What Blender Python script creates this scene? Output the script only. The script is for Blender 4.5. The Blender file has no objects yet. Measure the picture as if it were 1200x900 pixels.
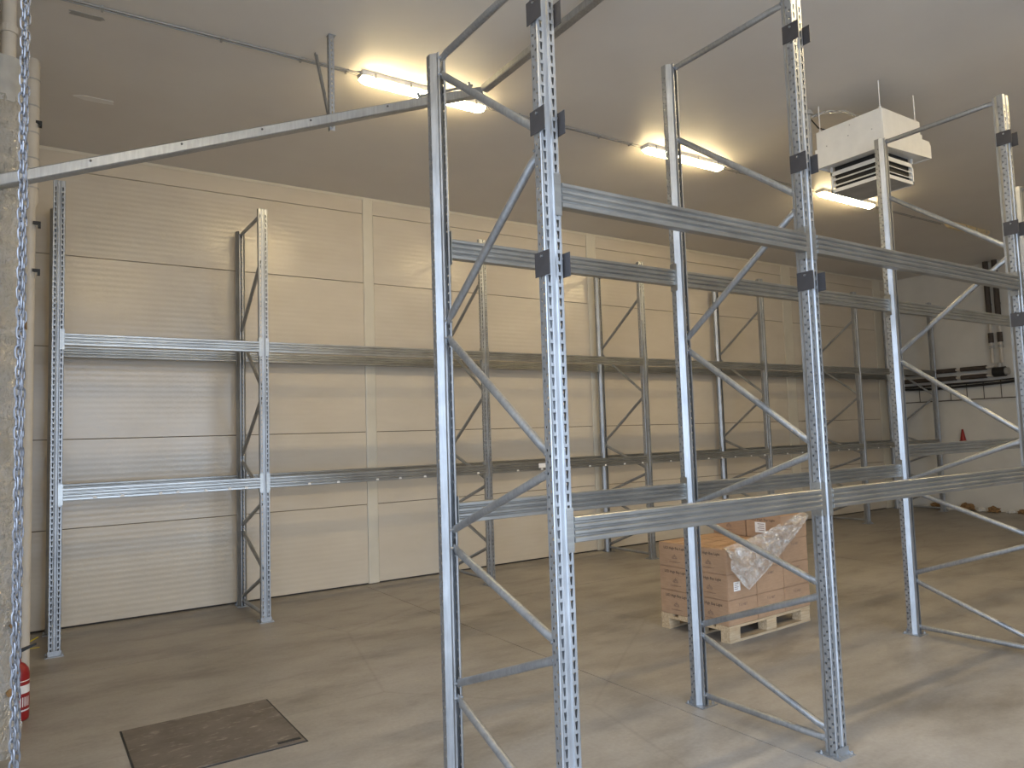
import bpy, bmesh, math, random
from mathutils import Vector, Matrix, noise
random.seed(7)
S = bpy.context.scene
COL = S.collection

# ------------------------------------------------------------------ camera
YAW, PITCH, ROLL, FPX, CAMH = 0.5857, 0.0711, -0.0324, 863.86, 1.8631
cam_data = bpy.data.cameras.new('camera')
cam = bpy.data.objects.new('camera', cam_data); COL.objects.link(cam)
cam_data.sensor_width = 36.0; cam_data.sensor_fit = 'HORIZONTAL'
cam_data.lens = FPX / 1200.0 * 36.0
cam_data.clip_start = 0.02; cam_data.clip_end = 300
fw = Vector((math.sin(YAW)*math.cos(PITCH), math.cos(YAW)*math.cos(PITCH), math.sin(PITCH)))
rt = Vector((math.cos(YAW), -math.sin(YAW), 0)); up = rt.cross(fw)
r2 = rt*math.cos(ROLL) + up*math.sin(ROLL); u2 = up*math.cos(ROLL) - rt*math.sin(ROLL)
m = Matrix((r2, u2, -fw)).transposed().to_4x4(); m.translation = (0, 0, CAMH)
cam.matrix_world = m
S.camera = cam

# ------------------------------------------------------------------ world, exposure
W = bpy.data.worlds.new('overcast_sky'); S.world = W; W.use_nodes = True
bg = W.node_tree.nodes['Background']
bg.inputs[0].default_value = (0.66, 0.80, 1.0, 1); bg.inputs[1].default_value = 6.9
S.view_settings.view_transform = 'Standard'; S.view_settings.look = 'None'
S.view_settings.gamma = 1.0; S.view_settings.use_curve_mapping = False
S.view_settings.exposure = 0.0
LAMP_STRENGTH = 76.0
LAMP_COLOR = (1.0, 0.775, 0.41)

# ------------------------------------------------------------------ room numbers
XL, XE, YB, YN, ZC = -0.32, 16.715, 9.249, -3.0, 5.162
DOOR_Y0, DOOR_Y1, DOOR_Z = -2.6, 2.55, 4.0            # open dock door in the left wall
GATE_X0, GATE_X1, GATE_Z = 0.3, 5.3, 4.2              # open gate in the near wall
def portal(loc, rot, sx, sy):
    pd = bpy.data.lights.new('opening_portal', 'AREA'); pd.shape = 'RECTANGLE'
    pd.size = sx; pd.size_y = sy; pd.cycles.is_portal = True
    po = bpy.data.objects.new('opening_portal', pd); COL.objects.link(po)
    po.location = loc; po.rotation_euler = rot
portal((XL-0.1, (DOOR_Y0+DOOR_Y1)/2, DOOR_Z/2), (0, -math.pi/2, 0), DOOR_Z, DOOR_Y1-DOOR_Y0)
portal(((GATE_X0+GATE_X1)/2, YN-0.1, GATE_Z/2), (math.pi/2, 0, 0), GATE_X1-GATE_X0, GATE_Z)

# ------------------------------------------------------------------ materials
MATS = {}
def new_mat(name):
    mt = bpy.data.materials.new(name); mt.use_nodes = True
    nt = mt.node_tree; b = nt.nodes['Principled BSDF']; MATS[name] = mt
    return mt, nt, b
def N(nt, t, **kw):
    n = nt.nodes.new(t)
    for k, v in kw.items():
        if k in n.inputs: n.inputs[k].default_value = v
        else: setattr(n, k, v)
    return n
def coords(nt, scale=(1,1,1), kind='Object', rot=(0,0,0)):
    tc = N(nt, 'ShaderNodeTexCoord'); mp = N(nt, 'ShaderNodeMapping')
    mp.inputs['Scale'].default_value = scale; mp.inputs['Rotation'].default_value = rot
    nt.links.new(tc.outputs[kind], mp.inputs['Vector']); return mp.outputs['Vector']
def wcoords(nt, scale=(1,1,1), rot=(0,0,0)):
    g = N(nt, 'ShaderNodeNewGeometry'); mp = N(nt, 'ShaderNodeMapping')
    mp.inputs['Scale'].default_value = scale; mp.inputs['Rotation'].default_value = rot
    nt.links.new(g.outputs['Position'], mp.inputs['Vector']); return mp.outputs['Vector']
def ramp(nt, src, stops):
    r = N(nt, 'ShaderNodeValToRGB'); e = r.color_ramp.elements
    while len(e) < len(stops): e.new(0.5)
    for i, (pos, c) in enumerate(stops):
        e[i].position = pos; e[i].color = (*c, 1) if len(c) == 3 else c
    nt.links.new(src, r.inputs[0]); return r.outputs[0]
def noise_tex(nt, vec, scale, detail=4, rough=0.55):
    n = N(nt, 'ShaderNodeTexNoise'); n.inputs['Scale'].default_value = scale
    n.inputs['Detail'].default_value = detail; n.inputs['Roughness'].default_value = rough
    nt.links.new(vec, n.inputs['Vector']); return n.outputs[0]
def mix(nt, a, b, f, mode='MIX'):
    n = N(nt, 'ShaderNodeMix', data_type='RGBA', blend_type=mode)
    for sock, v in ((n.inputs[6], a), (n.inputs[7], b), (n.inputs[0], f)):
        if isinstance(v, (int, float)): sock.default_value = v
        elif isinstance(v, tuple): sock.default_value = (*v, 1)
        else: nt.links.new(v, sock)
    return n.outputs[2]
def bump(nt, b, h, strength=0.2, dist=0.01):
    n = N(nt, 'ShaderNodeBump'); n.inputs['Strength'].default_value = strength
    n.inputs['Distance'].default_value = dist
    nt.links.new(h, n.inputs['Height']); nt.links.new(n.outputs[0], b.inputs['Normal'])
def plain(name, col, rough=0.5, metal=0.0, var=0.12, scale=8.0):
    mt, nt, b = new_mat(name)
    n = noise_tex(nt, coords(nt), scale)
    c = ramp(nt, n, [(0.3, tuple(x*(1-var) for x in col)), (0.7, tuple(min(1, x*(1+var)) for x in col))])
    nt.links.new(c, b.inputs['Base Color'])
    b.inputs['Roughness'].default_value = rough; b.inputs['Metallic'].default_value = metal
    return mt

def make_galv(name, lo, hi, r0, r1, st=(1, 1, 0.35)):
    mt, nt, b = new_mat(name)
    v = wcoords(nt, st)
    n1 = noise_tex(nt, v, 60, 3); n2 = noise_tex(nt, wcoords(nt), 4, 3)
    c = ramp(nt, n1, [(0.3, lo), (0.7, hi)])
    c = mix(nt, c, ramp(nt, n2, [(0.35, (0.80, 0.80, 0.80)), (0.7, (1, 1, 1))]), 1.0, 'MULTIPLY')
    nt.links.new(c, b.inputs['Base Color'])
    b.inputs['Metallic'].default_value = 0.85
    rr = N(nt, 'ShaderNodeMapRange'); rr.inputs['To Min'].default_value = r0; rr.inputs['To Max'].default_value = r1
    nt.links.new(n1, rr.inputs[0]); nt.links.new(rr.outputs[0], b.inputs['Roughness'])
    return mt
GALV = make_galv('galvanised_steel', (0.37, 0.385, 0.405), (0.48, 0.495, 0.515), 0.40, 0.52, (1, 1, 0.12))
GALVB = make_galv('galvanised_beam_steel', (0.38, 0.38, 0.37), (0.47, 0.47, 0.455), 0.26, 0.36, (0.05, 1, 1))
DARKPLATE = plain('dark_painted_steel', (0.055, 0.052, 0.055), 0.45, 0.3)
BLACK = plain('black_rubber', (0.012, 0.012, 0.012), 0.5)

def make_panel():
    mt, nt, b = new_mat('cream_coated_panel')
    n = noise_tex(nt, wcoords(nt, (0.5, 0.5, 1.4)), 3, 4)
    c = ramp(nt, n, [(0.3, (0.575, 0.505, 0.41)), (0.75, (0.63, 0.56, 0.46))])
    nt.links.new(c, b.inputs['Base Color'])
    n2 = noise_tex(nt, wcoords(nt, (1, 1, 1)), 1.6, 3)
    rr = N(nt, 'ShaderNodeMapRange'); rr.inputs['To Min'].default_value = 0.16; rr.inputs['To Max'].default_value = 0.30
    nt.links.new(n2, rr.inputs[0]); nt.links.new(rr.outputs[0], b.inputs['Roughness'])
    bump(nt, b, noise_tex(nt, wcoords(nt, (0.7, 1, 2)), 2.2, 3), 0.12, 0.02)
    return mt
PANEL = make_panel()
TRIMW = plain('cream_flashing', (0.62, 0.57, 0.47), 0.35, 0, 0.05, 3)
WHITE = plain('white_painted_plaster', (0.62, 0.59, 0.53), 0.7, 0, 0.06, 1.5)
CEIL = None
def make_ceiling():
    mt, nt, b = new_mat('pale_ceiling_paint')
    n = noise_tex(nt, wcoords(nt), 0.9, 5)
    c = ramp(nt, n, [(0.3, (0.64, 0.60, 0.56)), (0.75, (0.70, 0.665, 0.62))])
    nt.links.new(c, b.inputs['Base Color']); b.inputs['Roughness'].default_value = 0.5
    bump(nt, b, noise_tex(nt, wcoords(nt), 2.5, 3), 0.15, 0.02)
    return mt
CEIL = make_ceiling()

def make_floor():
    mt, nt, b = new_mat('worn_concrete')
    n1 = noise_tex(nt, wcoords(nt), 0.55, 6, 0.6)
    n2 = noise_tex(nt, wcoords(nt, (0.65, 1.25, 1), (0, 0, 0.5)), 2.0, 8, 0.68)
    n3 = noise_tex(nt, wcoords(nt), 38, 4, 0.6)
    n4 = noise_tex(nt, wcoords(nt, (0.7, 1.7, 1), (0, 0, -0.35)), 1.1, 7, 0.64)
    c = ramp(nt, n1, [(0.30, (0.255, 0.230, 0.200)), (0.55, (0.310, 0.285, 0.255)), (0.75, (0.355, 0.330, 0.305))])
    c = mix(nt, c, ramp(nt, n2, [(0.36, (0.74, 0.72, 0.70)), (0.52, (1, 1, 1)), (0.70, (1.14, 1.14, 1.14))]), 0.75, 'MULTIPLY')
    c = mix(nt, c, ramp(nt, n4, [(0.33, (0.66, 0.64, 0.62)), (0.48, (1, 1, 1)), (0.72, (1.12, 1.12, 1.12))]), 0.8, 'MULTIPLY')
    c = mix(nt, c, ramp(nt, n3, [(0.3, (0.86, 0.86, 0.86)), (0.7, (1.08, 1.08, 1.08))]), 0.6, 'MULTIPLY')
    # paint and plaster splashes
    n5 = noise_tex(nt, wcoords(nt), 7.5, 5, 0.7); n6 = noise_tex(nt, wcoords(nt), 0.8, 2)
    spl = ramp(nt, n5, [(0.69, (0, 0, 0)), (0.73, (1, 1, 1))])
    spl = mix(nt, spl, ramp(nt, n6, [(0.5, (0, 0, 0)), (0.6, (1, 1, 1))]), 1.0, 'MULTIPLY')
    c = mix(nt, c, (0.50, 0.47, 0.42), spl)
    # hairline cracks
    vo = N(nt, 'ShaderNodeTexVoronoi', feature='DISTANCE_TO_EDGE'); vo.inputs['Scale'].default_value = 0.33
    nt.links.new(wcoords(nt), vo.inputs['Vector'])
    crk = ramp(nt, vo.outputs['Distance'], [(0.0, (0.62, 0.60, 0.58)), (0.006, (1, 1, 1))])
    c = mix(nt, c, crk, 0.3, 'MULTIPLY')
    nt.links.new(c, b.inputs['Base Color'])
    rr = N(nt, 'ShaderNodeMapRange'); rr.inputs['To Min'].default_value = 0.34; rr.inputs['To Max'].default_value = 0.62
    nt.links.new(n2, rr.inputs[0]); nt.links.new(rr.outputs[0], b.inputs['Roughness'])
    bump(nt, b, n3, 0.12, 0.004)
    return mt
FLOOR = make_floor()
JOINT = plain('dark_joint_filler', (0.06, 0.05, 0.042), 0.8)

def make_foil():
    mt, nt, b = new_mat('crinkled_foil')
    v = wcoords(nt, (1, 1, 0.7))
    n = noise_tex(nt, v, 26, 6, 0.65); n2 = noise_tex(nt, v, 5, 3)
    c = ramp(nt, n2, [(0.3, (0.80, 0.76, 0.68)), (0.7, (0.92, 0.90, 0.87))])
    nt.links.new(c, b.inputs['Base Color']); b.inputs['Metallic'].default_value = 0.65
    b.inputs['Roughness'].default_value = 0.24
    bump(nt, b, n, 1.0, 0.09)
    return mt
FOIL = make_foil()
PIPEW = plain('off_white_pipe', (0.55, 0.50, 0.43), 0.5, 0, 0.06)
ENAMEL = plain('white_enamel', (0.74, 0.72, 0.68), 0.35, 0, 0.04)
GREYM = plain('grey_enamel', (0.36, 0.35, 0.33), 0.45, 0.1)
RED = plain('red_enamel', (0.27, 0.012, 0.014), 0.35, 0, 0.08)
YELLOW = plain('yellow_strap', (0.75, 0.62, 0.05), 0.5)
CHAINM = plain('zinc_chain', (0.20, 0.205, 0.225), 0.42, 0.8, 0.1)
INSUL = plain('dark_pipe_insulation', (0.06, 0.045, 0.035), 0.7)
TAN = plain('exposed_insulation', (0.24, 0.14, 0.06), 0.9, 0, 0.3, 30)
PAPER = plain('white_paper', (0.78, 0.76, 0.74), 0.6, 0, 0.03)
INK = plain('dark_print', (0.055, 0.040, 0.035), 0.7)
INKP = plain('faded_print', (0.19, 0.125, 0.095), 0.7)
TAPE = plain('brown_tape', (0.36, 0.21, 0.10), 0.3)
def make_card():
    mt, nt, b = new_mat('brown_cardboard')
    n = noise_tex(nt, coords(nt, (1, 1, 6)), 12, 5); n2 = noise_tex(nt, wcoords(nt), 2.5, 3)
    c = ramp(nt, n, [(0.3, (0.36, 0.225, 0.135)), (0.7, (0.43, 0.275, 0.17))])
    c = mix(nt, c, ramp(nt, n2, [(0.35, (0.9, 0.9, 0.9)), (0.65, (1.05, 1.05, 1.05))]), 1.0, 'MULTIPLY')
    nt.links.new(c, b.inputs['Base Color']); b.inputs['Roughness'].default_value = 0.72
    return mt
CARD = make_card()
def make_wood():
    mt, nt, b = new_mat('pallet_pine')
    n = noise_tex(nt, coords(nt, (2, 30, 30)), 2.0, 5)
    c = ramp(nt, n, [(0.3, (0.40, 0.28, 0.16)), (0.7, (0.60, 0.47, 0.31))])
    nt.links.new(c, b.inputs['Base Color']); b.inputs['Roughness'].default_value = 0.75
    return mt
WOOD = make_wood()
def make_hatch():
    mt, nt, b = new_mat('rusty_checker_steel')
    n = noise_tex(nt, wcoords(nt), 3.2, 6, 0.65); n2 = noise_tex(nt, wcoords(nt, (1, 2.5, 1)), 9, 5, 0.7)
    c = ramp(nt, n, [(0.3, (0.10, 0.080, 0.064)), (0.7, (0.18, 0.155, 0.132))])
    c = mix(nt, c, (0.36, 0.32, 0.28), ramp(nt, n2, [(0.55, (0, 0, 0)), (0.70, (0.7, 0.7, 0.7))]))
    nt.links.new(c, b.inputs['Base Color']); b.inputs['Roughness'].default_value = 0.55
    b.inputs['Metallic'].default_value = 0.15
    return mt
HATCH = make_hatch()
def make_film():
    mt, nt, b = new_mat('clear_stretch_film')
    out = nt.nodes['Material Output']
    gl = N(nt, 'ShaderNodeBsdfGlossy'); gl.inputs['Roughness'].default_value = 0.16
    gl.inputs['Color'].default_value = (0.95, 0.93, 0.90, 1)
    df = N(nt, 'ShaderNodeBsdfDiffuse'); df.inputs['Color'].default_value = (0.75, 0.72, 0.68, 1)
    tr = N(nt, 'ShaderNodeBsdfTransparent')
    n = noise_tex(nt, coords(nt, (1, 1, 1)), 14, 5, 0.7)
    bm_ = N(nt, 'ShaderNodeBump'); bm_.inputs['Strength'].default_value = 0.9; bm_.inputs['Distance'].default_value = 0.03
    nt.links.new(n, bm_.inputs['Height']); nt.links.new(bm_.outputs[0], gl.inputs['Normal'])
    a = N(nt, 'ShaderNodeMixShader'); a.inputs[0].default_value = 0.55
    nt.links.new(df.outputs[0], a.inputs[1]); nt.links.new(gl.outputs[0], a.inputs[2])
    f = ramp(nt, n, [(0.35, (0.22, 0.22, 0.22)), (0.62, (0.80, 0.80, 0.80))])
    s = N(nt, 'ShaderNodeMixShader')
    nt.links.new(f, s.inputs[0]); nt.links.new(tr.outputs[0], s.inputs[1]); nt.links.new(a.outputs[0], s.inputs[2])
    nt.links.new(s.outputs[0], out.inputs[0])
    return mt
FILM = make_film()
def make_lit():
    mt, nt, b = new_mat('lit_diffuser')
    b.inputs['Base Color'].default_value = (0.9, 0.88, 0.8, 1)
    b.inputs['Emission Color'].default_value = (*LAMP_COLOR, 1)
    b.inputs['Emission Strength'].default_value = LAMP_STRENGTH
    return mt
LIT = make_lit()
UNLIT = plain('clear_diffuser_off', (0.60, 0.48, 0.28), 0.3)
GROUND = plain('yard_concrete', (0.38, 0.38, 0.38), 0.9)

# ------------------------------------------------------------------ helpers
class MB:
    def __init__(s): s.v = []; s.f = []
    def quad(s, a, b, c, d):
        i = len(s.v); s.v += [a, b, c, d]; s.f.append((i, i+1, i+2, i+3))
    def box(s, x0, x1, y0, y1, z0, z1):
        i = len(s.v)
        s.v += [(x0,y0,z0),(x1,y0,z0),(x1,y1,z0),(x0,y1,z0),(x0,y0,z1),(x1,y0,z1),(x1,y1,z1),(x0,y1,z1)]
        for f in ((0,3,2,1),(4,5,6,7),(0,1,5,4),(1,2,6,5),(2,3,7,6),(3,0,4,7)): s.f.append(tuple(i+k for k in f))
        return s
    def prism(s, poly, axis, a, b):
        """closed polygon in the two other axes, extruded along axis from a to b"""
        n = len(poly); i = len(s.v)
        def P(u, w, t):
            return {'x': (t, u, w), 'y': (u, t, w), 'z': (u, w, t)}[axis]
        for u, w in poly: s.v.append(P(u, w, a))
        for u, w in poly: s.v.append(P(u, w, b))
        for k in range(n):
            k2 = (k+1) % n; s.f.append((i+k, i+k2, i+n+k2, i+n+k))
        s.f.append(tuple(i+k for k in range(n))[::-1]); s.f.append(tuple(i+n+k for k in range(n)))
        return s
    def tube(s, pts, rads, n=10, caps=True, flat=None):
        """swept ring; flat = list of (a, b) ellipse factors per point"""
        i0 = len(s.v); pts = [Vector(p) for p in pts]
        for k, p in enumerate(pts):
            d = (pts[min(k+1, len(pts)-1)] - pts[max(k-1, 0)]).normalized()
            ref = Vector((1, 0, 0)) if abs(d.x) < 0.9 else Vector((0, 0, 1))
            e1 = (ref - d*ref.dot(d)).normalized(); e2 = d.cross(e1)
            fa, fb = flat[k] if flat else (1, 1)
            rr = rads[k] if isinstance(rads, (list, tuple)) else rads
            for q in range(n):
                t = 2*math.pi*(q+0.5)/n
                s.v.append(tuple(p + e1*math.cos(t)*rr*fa + e2*math.sin(t)*rr*fb))
        for k in range(len(pts)-1):
            for q in range(n):
                a = i0+k*n+q; b = i0+k*n+(q+1) % n
                s.f.append((a, b, b+n, a+n))
        if caps:
            s.f.append(tuple(i0+q for q in range(n))[::-1])
            s.f.append(tuple(i0+(len(pts)-1)*n+q for q in range(n)))
        return s
    def lathe(s, prof, c=(0,0,0), n=20):
        i0 = len(s.v)
        for rr, z in prof:
            for q in range(n):
                t = 2*math.pi*q/n; s.v.append((c[0]+rr*math.cos(t), c[1]+rr*math.sin(t), c[2]+z))
        for k in range(len(prof)-1):
            for q in range(n):
                a = i0+k*n+q; b = i0+k*n+(q+1) % n; s.f.append((a, b, b+n, a+n))
        s.f.append(tuple(i0+q for q in range(n))[::-1]); s.f.append(tuple(i0+(len(prof)-1)*n+q for q in range(n)))
        return s
    def mesh(s, name, mat, smooth=False, weld=False):
        me = bpy.data.meshes.new(name); me.from_pydata(s.v, [], s.f)
        bm = bmesh.new(); bm.from_mesh(me)
        if weld: bmesh.ops.remove_doubles(bm, verts=bm.verts, dist=1e-5)
        bmesh.ops.recalc_face_normals(bm, faces=bm.faces)
        bm.to_mesh(me); bm.free()
        me.materials.append(mat)
        if smooth:
            for p in me.polygons: p.use_smooth = True
            try: me.set_sharp_from_angle(angle=math.radians(40))
            except Exception: pass
        return me
    def build(s, name, mat, parent=None, smooth=False, loc=None, weld=False):
        return put(name, s.mesh(name, mat, smooth, weld), parent, loc)
def put(name, me, parent=None, loc=None, rot=None):
    o = bpy.data.objects.new(name, me); COL.objects.link(o)
    if parent: o.parent = parent
    if loc is not None: o.location = loc
    if rot is not None: o.rotation_euler = rot
    return o
def empty(name, loc=(0,0,0), rz=0.0):
    o = bpy.data.objects.new(name, None); COL.objects.link(o)
    o.location = loc; o.rotation_euler = (0, 0, rz); o.empty_display_size = 0.1
    return o
def tag(o, label, cat, group=None):
    o['label'] = label; o['category'] = cat
    if group: o['group'] = group
    return o
def struct(o): o['kind'] = 'structure'; return o
def bevel_box(x0, x1, y0, y1, z0, z1, name, mat, b=0.004, seg=1):
    me = bpy.data.meshes.new(name); bm = bmesh.new()
    bmesh.ops.create_cube(bm, size=1)
    for v in bm.verts:
        v.co = (x0+(v.co.x+.5)*(x1-x0), y0+(v.co.y+.5)*(y1-y0), z0+(v.co.z+.5)*(z1-z0))
    bmesh.ops.bevel(bm, geom=bm.edges[:], offset=b, segments=seg, affect='EDGES')
    bm.to_mesh(me); bm.free(); me.materials.append(mat); return me

# ================================================================== THE ROOM
# floor: dark joint base with concrete slabs
fl = struct(MB().box(XL-0.2, XE+0.1, YN-0.2, YB+0.003, -0.20, -0.004).build('floor', JOINT))
xs = [XL, 3.70, 9.7, XE]; ys = [YN, 1.34, 7.34, YB]; g = 0.004
for i in range(3):
    for j in range(3):
        MB().box(xs[i]+g, xs[i+1]-g, ys[j]+g, ys[j+1]-g, -0.06, 0.0).build('slab', FLOOR, fl)
struct(MB().box(XL-0.2, XE+0.3, YN-0.2, YB+0.3, ZC, ZC+0.25).build('ceiling', CEIL))
# back wall: backing plus separate ribbed sandwich panels and joint flashings
wb = struct(MB().box(-0.6, XE+0.3, YB+0.004, YB+0.2, -0.2, ZC).build('wall_back', JOINT))
TRIMS = [(3.78, 3.925), (7.66, 7.86), (12.71, 13.0), (15.99, 16.28)]
rows = [0.016, 1.035, 1.985, 2.985, 3.985, 4.93, ZC-0.012]
edges = [XL] + [t for ab in TRIMS for t in ab] + [XE]
def panel_mesh(w, h):
    """micro-ribbed sheet: shallow waves every 60 mm"""
    pitch, amp, k = 0.060, 0.00028, 8
    n = int((h-0.02)/pitch); off = (h-n*pitch)/2
    pf = [(0.004, 0.0), (0, 0.003)] + [(amp*(1-math.cos(2*math.pi*q/k)), off+pitch*q/k) for q in range(n*k+1)]
    pf += [(0, h-0.003), (0.004, h), (0.03, h), (0.03, 0.0)]
    me = MB().prism(pf, 'x', 0, w).mesh('panel', PANEL, smooth=True)
    return me
pcache = {}
for k in range(0, len(edges), 2):
    x0, x1 = edges[k]+0.004, edges[k+1]-0.004
    for a, b in zip(rows[:-1], rows[1:]):
        key = (round(x1-x0, 3), round(b-a-0.006, 3))
        if key not in pcache: pcache[key] = panel_mesh(*key)
        put('panel', pcache[key], wb, (x0, YB-0.026, a+0.003))
for a, b in TRIMS:
    pf = [(a, YB-0.031), (a+0.012, YB-0.036), (b-0.012, YB-0.036), (b, YB-0.031), (b, YB), (a, YB)]
    MB().prism(pf, 'z', 0.01, ZC-0.004).build('joint_flashing', TRIMW, wb)
MB().box(XL, XE, YB-0.034, YB-0.0265, ZC-0.035, ZC-0.001).build('cornice_flashing', TRIMW, wb)
# end wall
we = struct(MB().box(XE, XE+0.25, YN-0.2, YB, -0.2, ZC).build('wall_right', WHITE))
# near wall (behind the camera)
wn = MB(); wn.box(XL-0.25, GATE_X0, YN-0.2, YN, 0, ZC); wn.box(GATE_X1, XE+0.25, YN-0.2, YN, 0, ZC); wn.box(GATE_X0, GATE_X1, YN-0.2, YN, GATE_Z, ZC)
struct(wn.build('wall_front', WHITE))
# door wall with an opening, thicker towards the corner
wl = MB()
wl.box(XL-0.2, XL, YN, DOOR_Y0, 0, ZC); wl.box(XL-0.2, XL, DOOR_Y0, DOOR_Y1, DOOR_Z, ZC); wl.box(XL-0.2, XL, DOOR_Y1, YB, 0, ZC)
struct(MB().box(XL, -0.10, 6.05, YB-0.03, 0, ZC).build('trim_1', WHITE))
struct(wl.build('wall_left', WHITE))
struct(MB().box(-16, XL-0.2, -16, 14, -0.25, -0.02).box(XL-0.2, 20, -16, YN-0.2, -0.25, -0.02).build('yard_ground', GROUND))

# ================================================================== PALLET RACKING
SP = 0.0512                                   # slot pitch
def strip(mb, P0, P1, H):
    mb.quad((*P0, 0), (*P1, 0), (*P1, H), (*P0, H))
def celled(mb, P0, P1, H, hole, z_off, n):
    """strip from P0 to P1 with one hole per pitch; hole = [(u,z)*4] bl, br, tr, tl with u in 0..1 across"""
    P0 = Vector(P0); P1 = Vector(P1)
    def C(u, z): q = P0.lerp(P1, u); return (q.x, q.y, z)
    z0 = z_off
    if z0 > 0: mb.quad(C(0, 0), C(1, 0), C(1, z0), C(0, z0))
    for k in range(n):
        a = z0+k*SP; b = a+SP
        (u0, v0), (u1, v1), (u2_, v2), (u3, v3) = hole
        bl, br, tr, tl = C(u0, a+v0), C(u1, a+v1), C(u2_, a+v2), C(u3, a+v3)
        mb.quad(C(0, a), C(1, a), br, bl); mb.quad(C(1, a), C(1, b), tr, br)
        mb.quad(C(1, b), C(0, b), tl, tr); mb.quad(C(0, b), C(0, a), bl, tl)
    e = z0+n*SP
    if e < H: mb.quad(C(0, e), C(1, e), C(1, H), C(0, H))
def post_mesh(H):
    mb = MB(); n = int((H-0.05)/SP)
    slot = [(0.30, 0.006), (0.70, 0.006), (0.92, 0.042), (0.08, 0.042)]
    hole = [(0.22, 0.019), (0.78, 0.019), (0.78, 0.031), (0.22, 0.031)]
    for s in (-1, 1):
        def Q(x, y): return (s*x, y)
        strip(mb, Q(0, .007), Q(.010, .007), H); strip(mb, Q(.010, .007), Q(.0145, 0), H)
        strip(mb, Q(.0145, 0), Q(.020, 0), H); celled(mb, Q(.020, 0), Q(.038, 0), H, slot, 0.02, n)
        strip(mb, Q(.038, 0), Q(.047, 0), H); strip(mb, Q(.047, 0), Q(.05, .003), H)
        celled(mb, Q(.05, .003), Q(.05, .023), H, hole, 0.0, n); celled(mb, Q(.05, .023), Q(.05, .043), H, hole, 0.0256, n)
        strip(mb, Q(.05, .043), Q(.021, .072), H); strip(mb, Q(.021, .072), Q(.021, .088), H); strip(mb, Q(.021, .088), Q(.012, .088), H)  # last strip: inward back lip, added to shade the inside behind the slots
    return mb.mesh('upright_post', GALV, weld=True)
def foot_mesh():
    mb = MB()
    mb.box(-.075, .075, -.035, .12, 0.0, 0.006)
    mb.prism([(-.032, .006), (-.004, .006), (-.004, .03)], 'x', -.052, -.048)
    mb.prism([(-.032, .006), (-.004, .006), (-.004, .03)], 'x', .048, .052)
    mb.box(-.056, .056, -.006, -.003, .006, .05)
    for x, y in ((-.062, .09), (.062, -.02)): mb.lathe([(.011, .006), (.011, .012), (.006, .012), (.006, .022)], (x, y, 0), 6)
    return mb.mesh('foot_plate', GALV)
FOOT = foot_mesh()
def brace_mesh(y0, z0, y1, z1):
    a = Vector((0, y0, z0)); b = Vector((0, y1, z1)); d = (b-a).normalized(); L = (b-a).length
    ts = [0, .022, .075, L-.075, L-.022, L]
    fl_ = [(.30, 1.05), (.32, 1.05), (1, 1), (1, 1), (.32, 1.05), (.30, 1.05)]
    mb = MB().tube([a+d*t for t in ts], .0205, 12, True, fl_)
    for t in (0.012, L-0.012):
        q = a+d*t; mb.tube([q-Vector((.027, 0, 0)), q+Vector((.027, 0, 0))], .008, 6)
    return mb.mesh('brace', GALV, smooth=True)
# (rear z, front z) of each lacing bar, read from frame B
LACING = [(.47, .12), (.54, .88), (1.27, .95), (1.36, 1.70), (2.43, 1.77), (2.51, 3.18), (3.95, 3.27)]
def lacing_set(D, scale, swap, ztop):
    out = []
    yf, yr = .078, D-.078
    for zr, zf in LACING:
        a, b = (zf, zr) if swap else (zr, zf)
        out.append(brace_mesh(yf, b*scale, yr, a*scale))
    out.append(brace_mesh(yf, .07, yr, .07)); out.append(brace_mesh(yf, ztop, yr, ztop))
    return out
def frame(X, Yf, D, post, braces, label, group, short=False):
    t = empty('upright_frame', (X, Yf, 0)); tag(t, label, 'rack frame', group)
    for loc, rot in (((0, 0, .006), 0), ((0, D, .006), math.pi)):
        pst = put('upright_post', post, t, loc, (0, 0, rot))
        md = pst.modifiers.new('sheet', 'SOLIDIFY'); md.thickness = 0.002; md.offset = 0
        put('foot_plate', FOOT, pst, (0, 0, -.006))
    for bme in braces: put('brace', bme, t)
    return t
# beams -----------------------------------------------------------------
BH = 0.113
def beam_mesh(L):
    pf = [(0, BH-.003), (.003, BH)] + [(.047, BH), (.05, BH-.003)]
    back = []
    for c in (.087, .058, .029): back += [(.05, c+.009), (.041, c+.002), (.041, c-.002), (.05, c-.009)]
    pf += back + [(.05, .003), (.047, 0), (.003, 0), (0, .003)]
    for c in (.029, .058, .087): pf += [(0, c-.009), (.009, c-.002), (.009, c+.002), (0, c+.009)]
    return MB().prism(pf, 'x', 0, L).mesh('rail', GALVB)
def connector_mesh(s):
    mb = MB()
    def X(a, b): return (min(a*s, b*s), max(a*s, b*s))
    mb.box(*X(-.004, 0), -.014, .046, -.040, BH+.040)
    mb.box(*X(-.040, -.004), -.018, -.014, -.040, BH+.040)
    for z in (-.02, .031, .082, .133): mb.box(*X(-.030, -.020), -.014, -.004, z-.006, z+.006)
    for z in (-.025, .0, .06, .115, .14): mb.lathe([(.004, 0), (.004, .003)], (s*-.022, -.016, z), 6)
    return mb.mesh('connector', GALVB)
CONN = (connector_mesh(1), connector_mesh(-1))
bcache = {}
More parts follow.
